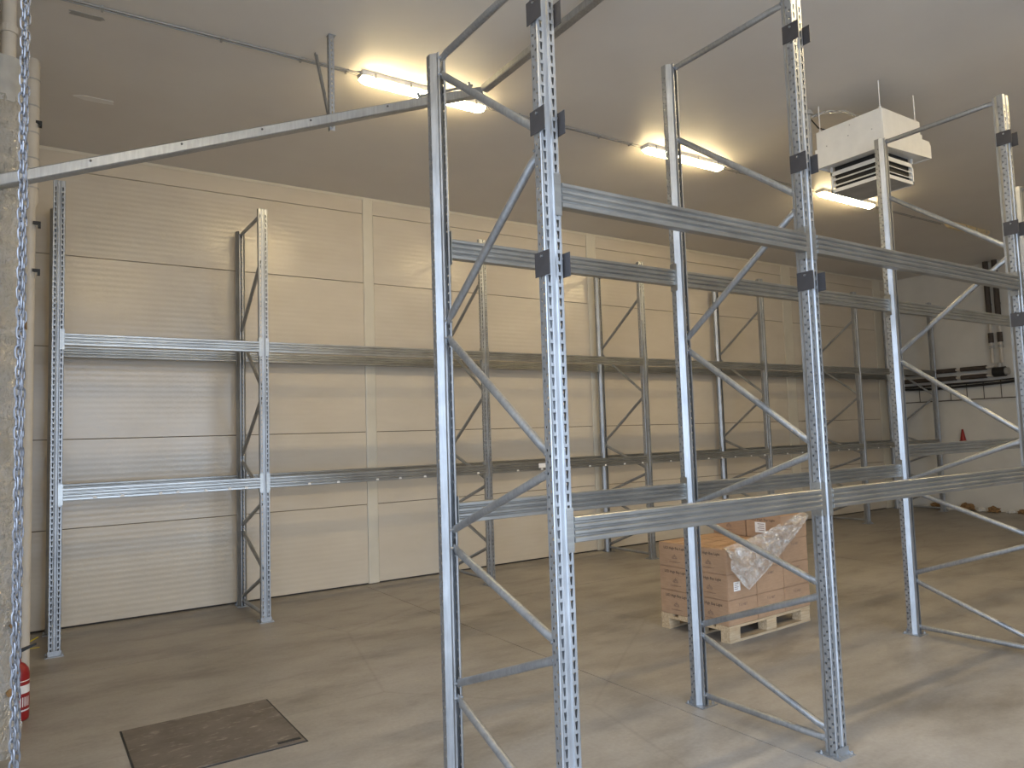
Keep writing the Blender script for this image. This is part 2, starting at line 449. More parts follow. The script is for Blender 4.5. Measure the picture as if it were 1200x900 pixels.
def beam(x0, x1, Y, z, rear, label, group):
    L = x1-x0-.108
    k = round(L, 3)
    if k not in bcache: bcache[k] = beam_mesh(k)
    if rear: t = empty('pallet_beam', (x1-.054, Y, z), math.pi)
    else: t = empty('pallet_beam', (x0+.054, Y, z))
    # local frame: beam outer face at y = -0.012 (in front of the post face)
    put('rail', bcache[k], t, (0, -.012, 0))
    put('connector', CONN[0], t, (0, 0.012, 0)); put('connector', CONN[1], t, (L, 0.012, 0))
    tag(t, label, 'rack beam', group); return t

ORD = ['first', 'second', 'third', 'fourth', 'fifth', 'sixth', 'seventh']
# free-standing rack
XA, XB, XC, XD = 1.9706, 3.8827, 6.6298, 9.4079
YF, DF, HF, HA = 2.5983, 1.0855, 4.508, 4.0725
P45, P40 = post_mesh(HF-.006), post_mesh(HA-.006)
LB = lacing_set(DF, 1.0, False, HF-.035); LA = lacing_set(DF, 1.0, False, HA-.03)
GF = 'upright frames of the free-standing rack'
frame(XA, YF, DF, P40, LA, 'shorter galvanised end frame of the free-standing rack, its top below its neighbours', GF)
frame(XB, YF, DF, P45, LB, 'tall galvanised frame of free-standing rack, next to the shorter end frame', GF)
frame(XC, YF, DF, P45, LB, 'tall galvanised frame of free-standing rack standing below the ceiling air heater', GF)
frame(XD, YF, DF, P45, LB, 'tall galvanised frame of free-standing rack, one bay past the ceiling air heater', GF)
ZCD = 1.56
bays = [(XA, XB, 'short bay'), (XB, XC, 'bay beside the carton pallet'), (XC, XD, 'bay past the ceiling heater')]
for x0, x1, bn in bays:
    for z, lv in ((1.389, 'lower'), (2.893, 'upper')):
        for Y, rear, sd in ((YF, False, 'door-side'), (YF+DF, True, 'wall-side')):
            if rear and lv == 'lower' and x0 == XC: z = ZCD
            beam(x0, x1, Y, z, rear, 'free-standing rack, %s: %s %s galvanised beam' % (bn, lv, sd), 'beams of the free-standing rack')
# wall rack
CLIP = MB().prism([(-.018, -.010), (.018, -.010), (.012, .012), (-.012, .012)], 'y', -.004, .002).mesh('safety_clip', PAPER)
YW, DW, HW, XW0, XW1, PW = 8.0559, 1.0528, 4.4338, 0.2535, 2.1483, 2.8
PWm = post_mesh(HW-.006); LW = lacing_set(DW, HW/HF, True, HW-.05)
wx = [XW0] + [XW1+k*PW for k in range(6)]
for i, x in enumerate(wx):
    frame(x, YW, DW, PWm, LW, 'galvanised frame of the wall rack, %s counted from the foil duct' % ORD[i], 'upright frames of the wall rack')
for i in range(6):
    for z, lv in ((1.402, 'lower'), (2.856, 'upper')):
        for Y, rear, sd in ((YW, False, 'aisle-side'), (YW+DW, True, 'panel-side')):
            bo = beam(wx[i], wx[i+1], Y, z, rear, 'wall rack, %s bay from the foil duct: %s %s galvanised beam' % (ORD[i], lv, sd), 'beams of the wall rack')
            if lv == 'lower' and not rear:
                for q in (.16, .30, .46, .58, .70, .84, .95):
                    put('safety_clip', CLIP, bo, (q*(wx[i+1]-wx[i]-.108)+random.uniform(-.06, .04), -.013, .016))

# dark two-plate brackets hooked on the free-standing rack
def bracket_meshes():
    h = .055; d0, d1 = -.044, .066
    side = bpy.data.meshes.new('side_plate'); bm = bmesh.new()
    # plate with a round bolt hole
    n = 12; hy, hz, r = .012, .034, .008
    ring = [bm.verts.new((0, hy+r*math.cos(2*math.pi*k/n), hz+r*math.sin(2*math.pi*k/n))) for k in range(n)]
    outer = []
    for k in range(n):
        t = 2*math.pi*k/n; c, s_ = math.cos(t), math.sin(t)
        kx = ((d1-hy) if c > 0 else (d0-hy))/c if abs(c) > 1e-6 else 1e9
        kz = ((h-hz) if s_ > 0 else (-h-hz))/s_ if abs(s_) > 1e-6 else 1e9
        f = min(kx, kz); outer.append(bm.verts.new((0, hy+c*f, hz+s_*f)))
    corners = {}
    for k in range(n):
        k2 = (k+1) % n; A, B = outer[k].co, outer[k2].co
        onA = abs(A.y-d0) < 1e-5 or abs(A.y-d1) < 1e-5; onB = abs(B.y-d0) < 1e-5 or abs(B.y-d1) < 1e-5
        if onA != onB:
            cy = (A.y if onA else B.y); cz = (B.z if onA else A.z)
            cv = bm.verts.new((0, cy, cz)); bm.faces.new((ring[k], outer[k], cv, outer[k2], ring[k2]))
        else: bm.faces.new((ring[k], outer[k], outer[k2], ring[k2]))
    res = bmesh.ops.extrude_face_region(bm, geom=bm.faces[:])
    for v in [e for e in res['geom'] if isinstance(e, bmesh.types.BMVert)]: v.co.x += .003
    bmesh.ops.recalc_face_normals(bm, faces=bm.faces); bm.to_mesh(side); bm.free(); side.materials.append(DARKPLATE)
    bolt = MB().tube([(-.064, hy, hz), (.064, hy, hz)], .006, 8)
    return side, bolt.mesh('bolt', GALV)
SIDE, BOLT = bracket_meshes()
for fx, nm, zs in ((XA, 'shorter end frame', (2.625, 3.28, 3.80)), (XB, 'tall frame beside the shorter end frame', (2.72, 3.435, 4.24)),
                   (XC, 'tall frame below the air heater', (2.66, 3.40, 4.14))):
    for z, lv in zip(zs, ('lowest', 'middle', 'topmost')):
        t = empty('bracket', (fx, YF, z)); tag(t, '%s dark two-plate bracket on the %s' % (lv, nm), 'bracket', 'dark brackets on the rack uprights')
        put('side_plate', SIDE, t, (-.0585, 0, 0)); put('side_plate', SIDE, t, (.0555, 0, 0))
        put('bolt', BOLT, t)

# ================================================================== CEILING LAMPS
def lamp(x0, y, lit, label):
    L = 1.29
    t = empty('ceiling_lamp', (x0, y, ZC)); tag(t, label, 'lamp', 'tube lamps on the ceiling')
    MB().prism([(-.065, 0), (.065, 0), (.065, -.03), (.058, -.045), (-.058, -.045), (-.065, -.03)], 'x', 0, L).build('housing', ENAMEL if lit else UNLIT, t)
    # rounded diffuser with tapered ends
    mb = MB(); n = 9; secs = [(.004, .55), (.03, .85), (.06, 1), (L-.06, 1), (L-.03, .85), (L-.004, .55)]
    for x, k in secs:
        for q in range(n):
            a = math.pi*q/(n-1); mb.v.append((x, .060*math.cos(a)*(0.6+.4*k), -.046-.050*k*math.sin(a)))
    for s in range(len(secs)-1):
        for q in range(n-1):
            i = s*n+q; mb.f.append((i, i+1, i+1+n, i+n))
    mb.f.append(tuple(range(n))); mb.f.append(tuple(range((len(secs)-1)*n, len(secs)*n))[::-1])
    mb.build('diffuser', LIT if lit else UNLIT, t, smooth=True)
    cl = MB()
    for x in (.12, .47, .82, 1.17):
        cl.box(x-.01, x+.01, -.069, -.062, -.055, -.01); cl.box(x-.01, x+.01, .062, .069, -.055, -.01)
    cl.build('clips', GREYM, t)
    return t
lamp(2.475, 6.03, True, 'lit tube lamp on the ceiling beside the slanted steel rail')
lamp(5.915, 6.00, True, 'lit tube lamp on the ceiling between the slanted rail and the air heater')
lamp(9.22, 5.98, True, 'lit tube lamp on the ceiling, partly hidden behind the air heater')
lamp(12.70, 5.95, False, 'unlit tube lamp on the ceiling near the end wall')
for k, x in enumerate((0.6, 4.0, 7.35, 10.8)):
    lamp(x, 1.75, True, 'lit tube lamp above the door side of the free-standing rack, %s from the doorway' % ORD[k])
# twin cable along the lamp row
cb = empty('ceiling_cable', (0, 6.06, ZC)); tag(cb, 'twin grey cable clipped along the ceiling through the row of lamps', 'cable')
for dy in (0, .035):
    for a, b in ((-.1, 2.47), (3.77, 5.91), (7.21, 9.21), (10.52, 12.69)):
        MB().tube([(a, dy-.02, -.009), ((a+b)/2, dy-.028, -.010), (b, dy-.03, -.009)], .007, 6).build('cable', GREYM, cb)
for x in (.45, 1.3, 1.95, 2.36, 4.2, 4.75, 5.3, 5.75, 7.6, 8.2, 8.8, 11, 11.8):
    MB().box(x-.008, x+.008, -.04, .03, -.02, 0).build('clip', GREYM, cb)

# ceiling repairs
pt = MB(); random.seed(3)
ce = bpy.data.objects['ceiling']
for (x, y, w, h, mat) in ((.52, 7.75, .36, .10, PAPER), (.36, 6.23, .26, .07, TAN)):
    n = 14; poly = []
    for k in range(n):
        a = 2*math.pi*k/n; rr = random.uniform(.75, 1.05)
        poly.append((x+math.copysign(abs(math.cos(a))**.5, math.cos(a))*w/2*rr, y+math.copysign(abs(math.sin(a))**.5, math.sin(a))*h/2*rr))
    MB().prism(poly, 'z', ZC-.003, ZC+.002).build('repair_patch', PAPER if mat is PAPER else GREYM, ce)

# ================================================================== SLANTED RAIL with hangers
YRAIL = 5.5
rail = empty('slanted_rail', (-.145, YRAIL, 3.561)); tag(rail, 'slanted galvanised door rail rising from the foil duct to the ceiling', 'rail')
A = Vector((-.30, YRAIL, 3.499)); B = Vector((3.41, YRAIL, 4.985)); d = (B-A).normalized(); nrm = Vector((-d.z, 0, d.x))
def railprism(A, B, nrm, side, prof, name, mat, par):
    mb = MB(); n = len(prof)
    for P in (A, B):
        for s, t in prof: mb.v.append(tuple(P + side*s + nrm*t))
    for k in range(n):
        k2 = (k+1) % n; mb.f.append((k, k2, n+k2, n+k))
    mb.f.append(tuple(range(n))[::-1]); mb.f.append(tuple(range(n, 2*n)))
    o = mb.build(name, mat, None); o.parent = par; o.matrix_parent_inverse = Matrix.Translation(par.location).inverted(); return o
cprof = [(-.030, -.030), (-.022, -.038), (.055, -.038), (.055, -.030), (-.018, -.030), (-.022, -.026), (-.022, .022), (-.016, .028), (.030, .028), (.030, .036), (-.024, .036), (-.030, .030)]
railprism(A, B, nrm, Vector((0, 1, 0)), cprof, 'channel', GALV, rail)
# bolts along the rail
for t in (.7, 1.3, 1.9, 2.3, 3.0, 3.5):
    q = A + d*t + nrm*.012
    o = MB().tube([q+Vector((0, -.03, 0)), q+Vector((0, -.036, 0))], .008, 6).build('bolt', DARKPLATE, None); o.parent = rail; o.matrix_parent_inverse = Matrix.Translation(rail.location).inverted()
# bumper rod above the rail end
bmp = MB().tube([A+d*3.36+nrm*.055, A+d*3.93+nrm*.065], .013, 8).tube([A+d*3.35+nrm*.03, A+d*3.35+nrm*.085], .014, 8).tube([A+d*3.90+nrm*.03, A+d*3.90+nrm*.10], .014, 8).build('bumper', GALV, None)
bmp.parent = rail; bmp.matrix_parent_inverse = Matrix.Translation(rail.location).inverted()
cross = empty('cross_rail', (3.41, 5.44, 5.0)); tag(cross, 'galvanised cross rail running level from the top end of the slanted rail', 'rail')
railprism(Vector((3.415, 5.46, 5.0)), Vector((3.415, -.6, 5.06)), Vector((0, 0, 1)), Vector((1, 0, 0)), [(s*.8, t*.8) for s, t in cprof], 'channel', GALV, cross)
def hanger_strip(mb, A, B, w, side, thick):
    """angle strip from A to B"""
    A = Vector(A); B = Vector(B); d = (B-A).normalized(); n2 = d.cross(side).normalized()
    prof = [(0, 0), (w, 0), (w, thick), (thick, thick), (thick, w), (0, w)]
    i = len(mb.v)
    for P in (A, B):
        for s, t in prof: mb.v.append(tuple(P+side*s+n2*t))
    n = 6
    for k in range(n):
        k2 = (k+1) % n; mb.f.append((i+k, i+k2, i+n+k2, i+n+k))
    mb.f.append(tuple(range(i, i+n))[::-1]); mb.f.append(tuple(range(i+n, i+2*n)))
hg = empty('rail_hanger', (2.03, 5.56, ZC)); tag(hg, 'perforated steel angle hanger with slanting strut holding the rail to the ceiling', 'hanger')
def perforated(H, w):
    mb = MB(); n = int(H/.04)
    global SP
    sp0 = SP; SP = .04
    celled(mb, (0, 0), (w, 0), H, [(.38, .01), (.62, .01), (.62, .03), (.38, .03)], .01, n-1)
    celled(mb, (0, 0), (0, w), H, [(.38, .01), (.62, .01), (.62, .03), (.38, .03)], .01, n-1)
    SP = sp0
    return mb.mesh('angle', GALV, weld=True)
o = put('angle', perforated(.80, .042), hg, (-.012, .0, -.80)); o.modifiers.new('sheet', 'SOLIDIFY').thickness = .003
mb = MB(); hanger_strip(mb, (-.012, .36, 0), (0.0, .075, -.70), .03, Vector((1, 0, 0)), .003); mb.build('strut', GALV, hg)
MB().box(-.015, .045, -.01, .05, -.005, 0).build('ceiling_plate', GALV, hg)

# ================================================================== AIR HEATER
ht = empty('air_heater', (6.78, 3.70, 4.26)); tag(ht, 'white air heater hung from the ceiling with a slatted outlet', 'heater')
X0, X1, Y0, Y1 = 0, .69, 0, .70
z = lambda q: q-4.26
put('casing', bevel_box(X0, X1, Y0, Y1, z(4.66), z(4.884), 'casing', ENAMEL, .005), ht)
sk = MB()
sk.prism([(X0-.012, z(4.50)), (X1+.16, z(4.53)), (X1+.16, z(4.66)), (X1+.13, z(4.70)), (X1+.002, z(4.70)), (X1+.002, z(4.745)), (X0-.012, z(4.70))], 'y', Y0-.012, Y0-.002)
sk.prism([(X0-.012, z(4.50)), (X1+.16, z(4.53)), (X1+.16, z(4.66)), (X1+.13, z(4.70)), (X0-.012, z(4.70))], 'y', Y1+.002, Y1+.012)
sk.box(X0-.012, X0-.002, Y0-.002, Y1+.002, z(4.50), z(4.70))
sk.box(X1+.15, X1+.16, Y0-.002, Y1+.002, z(4.53), z(4.66))
sk.box(X0-.002, X1+.15, Y0-.002, Y1+.002, z(4.535), z(4.545))
sk.box(X1, X1+.15, Y0-.002, Y1+.002, z(4.655), z(4.664))
sk.box(X0-.010, X0+.01, Y0-.010, Y0+.07, z(4.69), z(4.735))
sk.build('skirt', ENAMEL, ht)
gx0, gx1, gy0, gy1 = .15, .68, .09, .66
gb = MB()
for (a, b, c, e) in ((gx0, gx0+.02, gy0, gy0+.02), (gx1-.02, gx1, gy0, gy0+.02), (gx0, gx0+.02, gy1-.02, gy1), (gx1-.02, gx1, gy1-.02, gy1)):
    gb.box(a, b, c, e, 0, z(4.53))
for (z0_, z1_) in ((0, .034), (.175, .215)):
    gb.box(gx0, gx1, gy0, gy0+.008, z0_, z1_); gb.box(gx0, gx1, gy1-.008, gy1, z0_, z1_)
    gb.box(gx0, gx0+.008, gy0, gy1, z0_, z1_); gb.box(gx1-.008, gx1, gy0, gy1, z0_, z1_)
gb.build('outlet_frame', ENAMEL, ht)
MB().box(gx0+.032, gx1-.032, gy0+.032, gy1-.032, .02, z(4.53)).build('core', BLACK, ht)
MB().box(gx0+.004, gx1-.004, gy0+.004, gy1-.004, .004, .012).build('bottom_plate', GREYM, ht)
for zz in (.065, .125):
    for (p0, p1) in (((gx0+.012, gy0+.01), (gx0+.012, gy1-.01)), ((gx1-.012, gy0+.01), (gx1-.012, gy1-.01))):
        s = 1 if p0[0] < .4 else -1
        MB().prism([(p0[0]-s*.006, zz-.004), (p0[0]+s*.03, zz+.022), (p0[0]+s*.03, zz+.028), (p0[0]-s*.006, zz+.004)], 'y', p0[1], p1[1]).build('slat', ENAMEL, ht)
    for yy in (gy0+.012, gy1-.012):
        s = 1 if yy < .4 else -1
        MB().prism([(yy-s*.006, zz-.004), (yy+s*.03, zz+.022), (yy+s*.03, zz+.028), (yy-s*.006, zz+.004)], 'x', gx0+.01, gx1-.01).build('slat', ENAMEL, ht)
for x, y in ((.03, .03), (X1-.03, .03), (.03, Y1-.03), (X1-.03, Y1-.03)):
    MB().tube([(x, y, z(4.88)), (x, y, z(ZC))], .005, 6).lathe([(.012, z(4.884)), (.012, z(4.905))], (x, y, 0), 6).build('hanging_rod', PAPER, ht)
for y, zq in ((.10, 4.70), (.35, 4.73), (.58, 4.70), (.33, 4.83)):
    MB().tube([(-.001, y, z(zq)), (-.016 if zq < 4.71 else -.004, y, z(zq))], .006, 6).build('screw', GREYM, ht)
MB().tube([(.0, .78, z(4.55)), (.0, .78, z(ZC))], .032, 10).lathe([(.055, z(5.10)), (.055, z(5.14))], (0, .78, 0), 12).build('supply_pipe', GREYM, ht, smooth=True)
pts = [(.04, .76, z(5.09)), (.12, .66, z(5.12)), (.25, .52, z(5.10)), (.33, .42, z(5.02)), (.35, .36, z(4.88))]
MB().tube(pts, .014, 8).build('flexible_hose', FOIL, ht, smooth=True)
MB().tube([(.02, .76, z(5.06)), (.05, .70, z(4.95)), (.10, .62, z(4.90)), (.12, .56, z(4.88))], .007, 6).build('wire', BLACK, ht)
MB().lathe([(.20, z(4.884)), (.20, z(4.93)), (.16, z(4.96))], (.36, .36, 0), 20).build('fan_inlet', BLACK, ht, smooth=True)

# ================================================================== FOIL DUCT, PIPES, CHAIN, EXTINGUISHER
def crumpled(prof_r, z0, z1, nz, n, amp, seed):
    mb = MB()
    for k in range(nz+1):
        zz = z0+(z1-z0)*k/nz
        for q in range(n):
            t = 2*math.pi*q/n
            v = Vector((math.cos(t)*2.2, math.sin(t)*2.2, zz*7+seed))
            rr = prof_r + amp*noise.fractal(v, 0.8, 2.0, 4)
            band = (zz*2.3) % 1.0
            if band < 0.07: rr -= .012
            mb.v.append((rr*math.cos(t), rr*math.sin(t), zz))
    for k in range(nz):
        for q in range(n):
            a = k*n+q; b = k*n+(q+1) % n; mb.f.append((a, b, b+n, a+n))
    mb.f.append(tuple(range(n))[::-1]); mb.f.append(tuple(range(nz*n, nz*n+n)))
    return mb
du = empty('foil_duct', (-.148, 5.70, 0)); tag(du, 'tall round duct wrapped in crinkled silver foil beside the chain', 'duct')
crumpled(.136, .0, 4.16, 150, 40, .030, 1.3).build('foil_wrap', FOIL, du)
crumpled(.132, 4.12, 4.42, 8, 30, .003, 9).build('collar', GREYM, du, smooth=True)
random.seed(11)
for zz, t, s in ((.52, -.55, .028), (.80, -.75, .03), (1.02, -.5, .02), (.40, -.9, .025), (2.68, -.05, .03)):
    o = MB(); n = 9
    for q in range(n):
        a = 2*math.pi*q/n; rr = s*random.uniform(.6, 1.2)
        tt = t + rr*math.cos(a)/.15; o.v.append((.157*math.cos(tt), .157*math.sin(tt), zz+rr*math.sin(a)))
    for q in range(n):
        a = 2*math.pi*q/n; o.v.append((.11*math.cos(t), .11*math.sin(t), zz))
    o.f = [tuple(range(n))] + [(q, (q+1) % n, n+(q+1) % n, n+q) for q in range(n)]
    o.build('torn_patch', TAN, du)
for x, y, r, nm in ((-.215, 5.78, .035, 'beige riser pipe above the foil duct, nearer the wall'), (-.12, 5.86, .045, 'beige riser pipe above the foil duct, nearer the room')):
    t = empty('riser_pipe', (x, y, 4.30)); tag(t, nm, 'pipe', 'riser pipes above the duct')
    MB().lathe([(r, 0.13), (r, ZC-4.30)], (0, 0, 0), 14).build('pipe', PIPEW, t, smooth=True)
    MB().lathe([(r+.01, .40), (r+.01, .45)], (0, 0, 0), 14).build('coupling', PIPEW, t)
wp = empty('white_pipe', (.02, 7.2, 0)); tag(wp, 'off-white vertical pipe in the corner behind the foil duct', 'pipe')
mb = MB().lathe([(.040, 0.0), (.040, 3.9), (.058, 3.95), (.058, ZC)], (0, 0, 0), 18); mb.build('pipe', PIPEW, wp, smooth=True)
for zz in (4.05, 4.3, 4.52, 4.75, 4.98):
    MB().lathe([(.0605, zz), (.0605, zz+.012)], (0, 0, 0), 18).build('joint_ring', GREYM, wp)
for zz in (4.62, 3.76, 3.36):
    MB().box(.02, .075, -.05, -.02, zz-.012, zz+.012).box(.055, .075, -.06, -.02, zz-.04, zz+.0).build('clamp', BLACK, wp)

# hand chain of the door hoist
def link_mesh():
    mb = MB(); a, b, r = .0150, .0095, .0032; n, k = 12, 6
    for i in range(n):
        t = 2*math.pi*i/n
        c = Vector((b*math.cos(t), 0, a*math.sin(t)+(.006 if math.sin(t) > 0 else -.006 if math.sin(t) < 0 else 0)))
        out = Vector((math.cos(t), 0, math.sin(t)))
        for j in range(k):
            s = 2*math.pi*j/k; mb.v.append(tuple(c+out*r*math.cos(s)+Vector((0, 1, 0))*r*math.sin(s)))
    for i in range(n):
        for j in range(k):
            i2 = (i+1) % n; j2 = (j+1) % k
            mb.f.append((i*k+j, i2*k+j, i2*k+j2, i*k+j2))
    return mb.mesh('link', CHAINM, smooth=True)
LINK = link_mesh()
ch = empty('hoist_chain', (-.012, 2.72, 0)); tag(ch, 'zinc hand chain loop hanging in front of the foil duct', 'chain')
PITCH_L = .0305
zt, zb = 3.97, .50
nl = int((zt-zb)/PITCH_L)
def strand_x(zz, s):  # two strands close together
    return s*.0035
for s in (-1, 1):
    for k in range(nl):
        zz = zb+.02+k*PITCH_L
        put('link', LINK, ch, (strand_x(zz, s)+random.uniform(-.0015, .0015), s*.040, zz), (0, 0, math.radians(28+random.uniform(-12, 12)) + (math.pi/2 if k % 2 else 0)))
for k in range(5):
    a = math.pi*(k+.5)/5
    put('link', LINK, ch, (.008*math.cos(a), .055*math.cos(a), zb-.03*math.sin(a)+.01), (math.radians(90)-a, 0, 0.4 if k % 2 else 1.2))
hb = empty('chain_wheel', (-.012, 2.72, 4.05)); tag(hb, 'dark chain wheel on a wall bracket above the hanging chain', 'hoist')
MB().tube([(-.02, 0, 0), (.02, 0, 0)], .062, 20).build('wheel', GREYM, hb, smooth=True)
MB().box(XL+.012, .04, -.02, .02, -.02, .02).build('axle_bracket', GALV, hb)

# fire extinguisher
ex = empty('fire_extinguisher', (-.018, 6.36, 0)); tag(ex, 'red fire extinguisher standing on the floor behind the foil duct', 'extinguisher')
MB().lathe([(.060, 0), (.072, .01), (.074, .03), (.074, .31), (.066, .35), (.045, .38), (.022, .395), (.020, .42)], (0, 0, 0), 24).build('cylinder', RED, ex, smooth=True)
MB().lathe([(.024, .42), (.024, .46)], (0, 0, 0), 12).build('valve', BLACK, ex)
MB().prism([(-.02, .46), (.02, .46), (.11, .50), (.11, .51), (-.02, .475)], 'y', -.012, .012).build('lever', BLACK, ex)
MB().tube([(0, -.03, .44), (0, -.09, .42), (0, -.095, .30), (0, -.088, .12)], .009, 8).build('hose', BLACK, ex, smooth=True)
for z0_, z1_ in ((.07, .08), (.19, .245), (.27, .276)):
    lm = MB(); n = 10
    for zq in (z0_, z1_):
        for q in range(n):
            a = -1.7+1.5*q/(n-1); lm.v.append((.0746*math.cos(a), .0746*math.sin(a), zq))
    lm.f = [(q, q+1, n+q+1, n+q) for q in range(n-1)]
    lb = lm.build('label_band', PAPER, ex)
for k in range(6):
    lm = MB(); a0 = -1.55+.2*k
    for zq in (.10, .165):
        for q in range(3): a = a0+.09*q/2; lm.v.append((.0747*math.cos(a), .0747*math.sin(a), zq))
    lm.f = [(0, 1, 4, 3), (1, 2, 5, 4)]; lm.build('label_print', PAPER, ex)
ys_ = empty('yellow_strap', (.03, 8.55, 0)); tag(ys_, 'short yellow strap ends lying on the floor by the wall', 'strap')
MB().prism([(-.10, .0), (-.10, .003), (.12, .003), (.12, 0)], 'y', -.02, .0).build('strap_end', YELLOW, ys_)
MB().tube([(-.10, .10, .006), (.04, .16, .03), (.11, .20, .055)], .006, 6).build('strap_tail', YELLOW, ys_)

# ================================================================== FLOOR HATCH
hx0, hx1, hy0, hy1 = .55, 1.51, 4.715, 5.655
fh = empty('floor_hatch', ((hx0+hx1)/2, (hy0+hy1)/2, 0)); tag(fh, 'square brown steel floor hatch set in the concrete', 'hatch')
w2, h2 = (hx1-hx0)/2, (hy1-hy0)/2
mb = MB(); t_ = .012
mb.box(-w2, w2, -h2, -h2+t_, 0, .003); mb.box(-w2, w2, h2-t_, h2, 0, .003); mb.box(-w2, -w2+t_, -h2, h2, 0, .003); mb.box(w2-t_, w2, -h2, h2, 0, .003)
mb.build('gap_frame', BLACK, fh)
MB().box(-w2+t_, w2-t_, -h2+t_, h2-t_, 0, .006).build('cover_plate', HATCH, fh)
MB().box(w2-.17, w2-.03, -h2+.055, -h2+.085, .006, .009).build('lifting_slot', BLACK, fh)

# ================================================================== PALLET OF CARTONS
RZ = math.radians(2.0)
px, py = 5.15, 4.46
pal = empty('wooden_pallet', (px, py, 0), RZ); tag(pal, 'pine pallet on the floor under the stacked cartons', 'pallet')
for y in (0, .35, .70):
    MB().box(0, 1.2, y, y+.1, 0, .022).build('bottom_board', WOOD, pal)
    for x in (0, .5275, 1.055):
        put('block', bevel_box(x, x+.145, y, y+.1, .022, .100, 'block', WOOD, .003), pal)
for x in (0, .5275, 1.055): MB().box(x, x+.145, 0, .8, .100, .122).build('stringer_board', WOOD, pal)
for y in (0, .1775, .3325, .4875, .655): MB().box(0, 1.2, y, y+.145 if y in (0, .655) else y+.1, .122, .144).build('deck_board', WOOD, pal)

def text_mesh(txt, size, mat, name, rotm):
    cu = bpy.data.curves.new(name, 'FONT'); cu.body = txt; cu.size = size; cu.align_x = 'CENTER'; cu.extrude = .0004
    cu.resolution_u = 2
    o = bpy.data.objects.new(name, cu); COL.objects.link(o)
    dg = bpy.context.evaluated_depsgraph_get()
    me = bpy.data.meshes.new_from_object(o.evaluated_get(dg)); bpy.data.objects.remove(o)
    me.transform(rotm); me.materials.clear(); me.materials.append(mat); me.name = name
    return me
BX, BY, BZ = .408, .40, .2215
R_MX = Matrix.Rotation(-math.pi/2, 4, 'Z') @ Matrix.Rotation(math.pi/2, 4, 'X')     # text on a face looking to -X
R_MY = Matrix.Rotation(math.pi/2, 4, 'X')                                           # text on a face looking to -Y
T_BIG = text_mesh('LED High Bay Light', .034, INK, 'print', R_MX)
T_BIGY = text_mesh('T-5 HBT', .034, INKP, 'print', R_MY)
T_SMALL = text_mesh('commercial lighting series', .013, INKP, 'print', R_MX)
def icon_mesh():
    mb = MB()
    def bar(p, q, w):
        p = Vector(p); q = Vector(q); d = (q-p).normalized(); n = Vector((-d.y, d.x))*w/2
        mb.prism([tuple(p-n), tuple(q-n), tuple(q+n), tuple(p+n)], 'x', -.0005, 0)
    for r in (.030, .018):
        pts = [(r*math.cos(a), r*.85*math.sin(a)) for a in [math.pi*k/8 for k in range(9)]]
        for a, b in zip(pts[:-1], pts[1:]): bar(a, b, .005)
    bar((-.03, 0), (.03, 0), .004); bar((0, .026), (0, .040), .006)
    return mb.mesh('print', INKP)
ICON = icon_mesh()
CB = bevel_box(.0015, BX-.0015, .0015, BY-.0015, .001, BZ-.001, 'carton_body', CARD, .005, 2)
TP = MB().box(.004, BX-.004, BY/2-.024, BY/2+.024, BZ-.002, BZ-.0005).mesh('tape', TAPE)
LBL = MB().prism([(-.045, -.04), (.045, -.04), (.045, .04), (-.045, .04)], 'y', -.0012, 0).mesh('shipping_label', PAPER)
LBLX = MB().prism([(-.06, -.05), (.06, -.05), (.06, .05), (-.06, .05)], 'x', -.0012, 0).mesh('shipping_label', PAPER)
LINES = MB()
for k in range(4): LINES.box(-.035, .02-.01*(k % 2), -.0018, -.0011, .024-.016*k, .029-.016*k)
LINES = LINES.mesh('print', INKP)
LINESX = MB()
for k in range(4): LINESX.box(-.0018, -.0011, -.045, .03-.012*(k % 2), .030-.020*k, .036-.020*k)
LINESX = LINESX.mesh('print', INKP)
cm = Matrix.Translation((px, py, .144)) @ Matrix.Rotation(RZ, 4, 'Z')
def carton(ix, iy, iz, label, dx=0, dy=0, rz=0, sticker=None):
    c = empty('carton'); c.matrix_world = cm @ Matrix.Translation((ix*BX+dx, iy*BY+dy, iz*BZ)) @ Matrix.Rotation(rz, 4, 'Z')
    tag(c, label, 'carton', 'cartons stacked on the pallet')
    b = put('body', CB, c)
    put('tape', TP, c)
    if ix == 0 or iz == 3:
        put('print', T_BIG, c, (.0006, BY/2, BZ*.74)); put('print', ICON, c, (.001, BY/2, BZ*.36)); put('print', T_SMALL, c, (.0006, BY/2, BZ*.20))
    if iy == 0:
        put('print', T_BIGY, c, (BX*.5, .0006, BZ*.70)); 
        if sticker == 'y':
            l = put('shipping_label', LBL, c, (BX*.32, .001, BZ*.5)); put('print', LINES, l)
    if sticker == 'x':
        l = put('shipping_label', LBLX, c, (.001, BY*.58, BZ*.45)); put('print', LINESX, l)
    return c
LVN = ('bottom', 'middle', 'third')
CN = ('printed end', 'centre column', 'end away from the doorway')
for iz in range(3):
    for ix in range(3):
        for iy in range(2):
            carton(ix, iy, iz, 'brown carton in the %s layer, %s of pallet, %s side' % (LVN[iz], CN[ix], 'rack' if iy == 0 else 'wall'),
                   0, 0, 0, 'y' if (ix, iy, iz) == (0, 0, 1) else None)
carton(2, 0, 3, 'brown carton in the topmost layer with a white shipping label, rack side', 0, -.004, 0, 'x')
carton(2, 1, 3, 'brown carton in the topmost layer, wall side, without a label', .004, .004, 0)

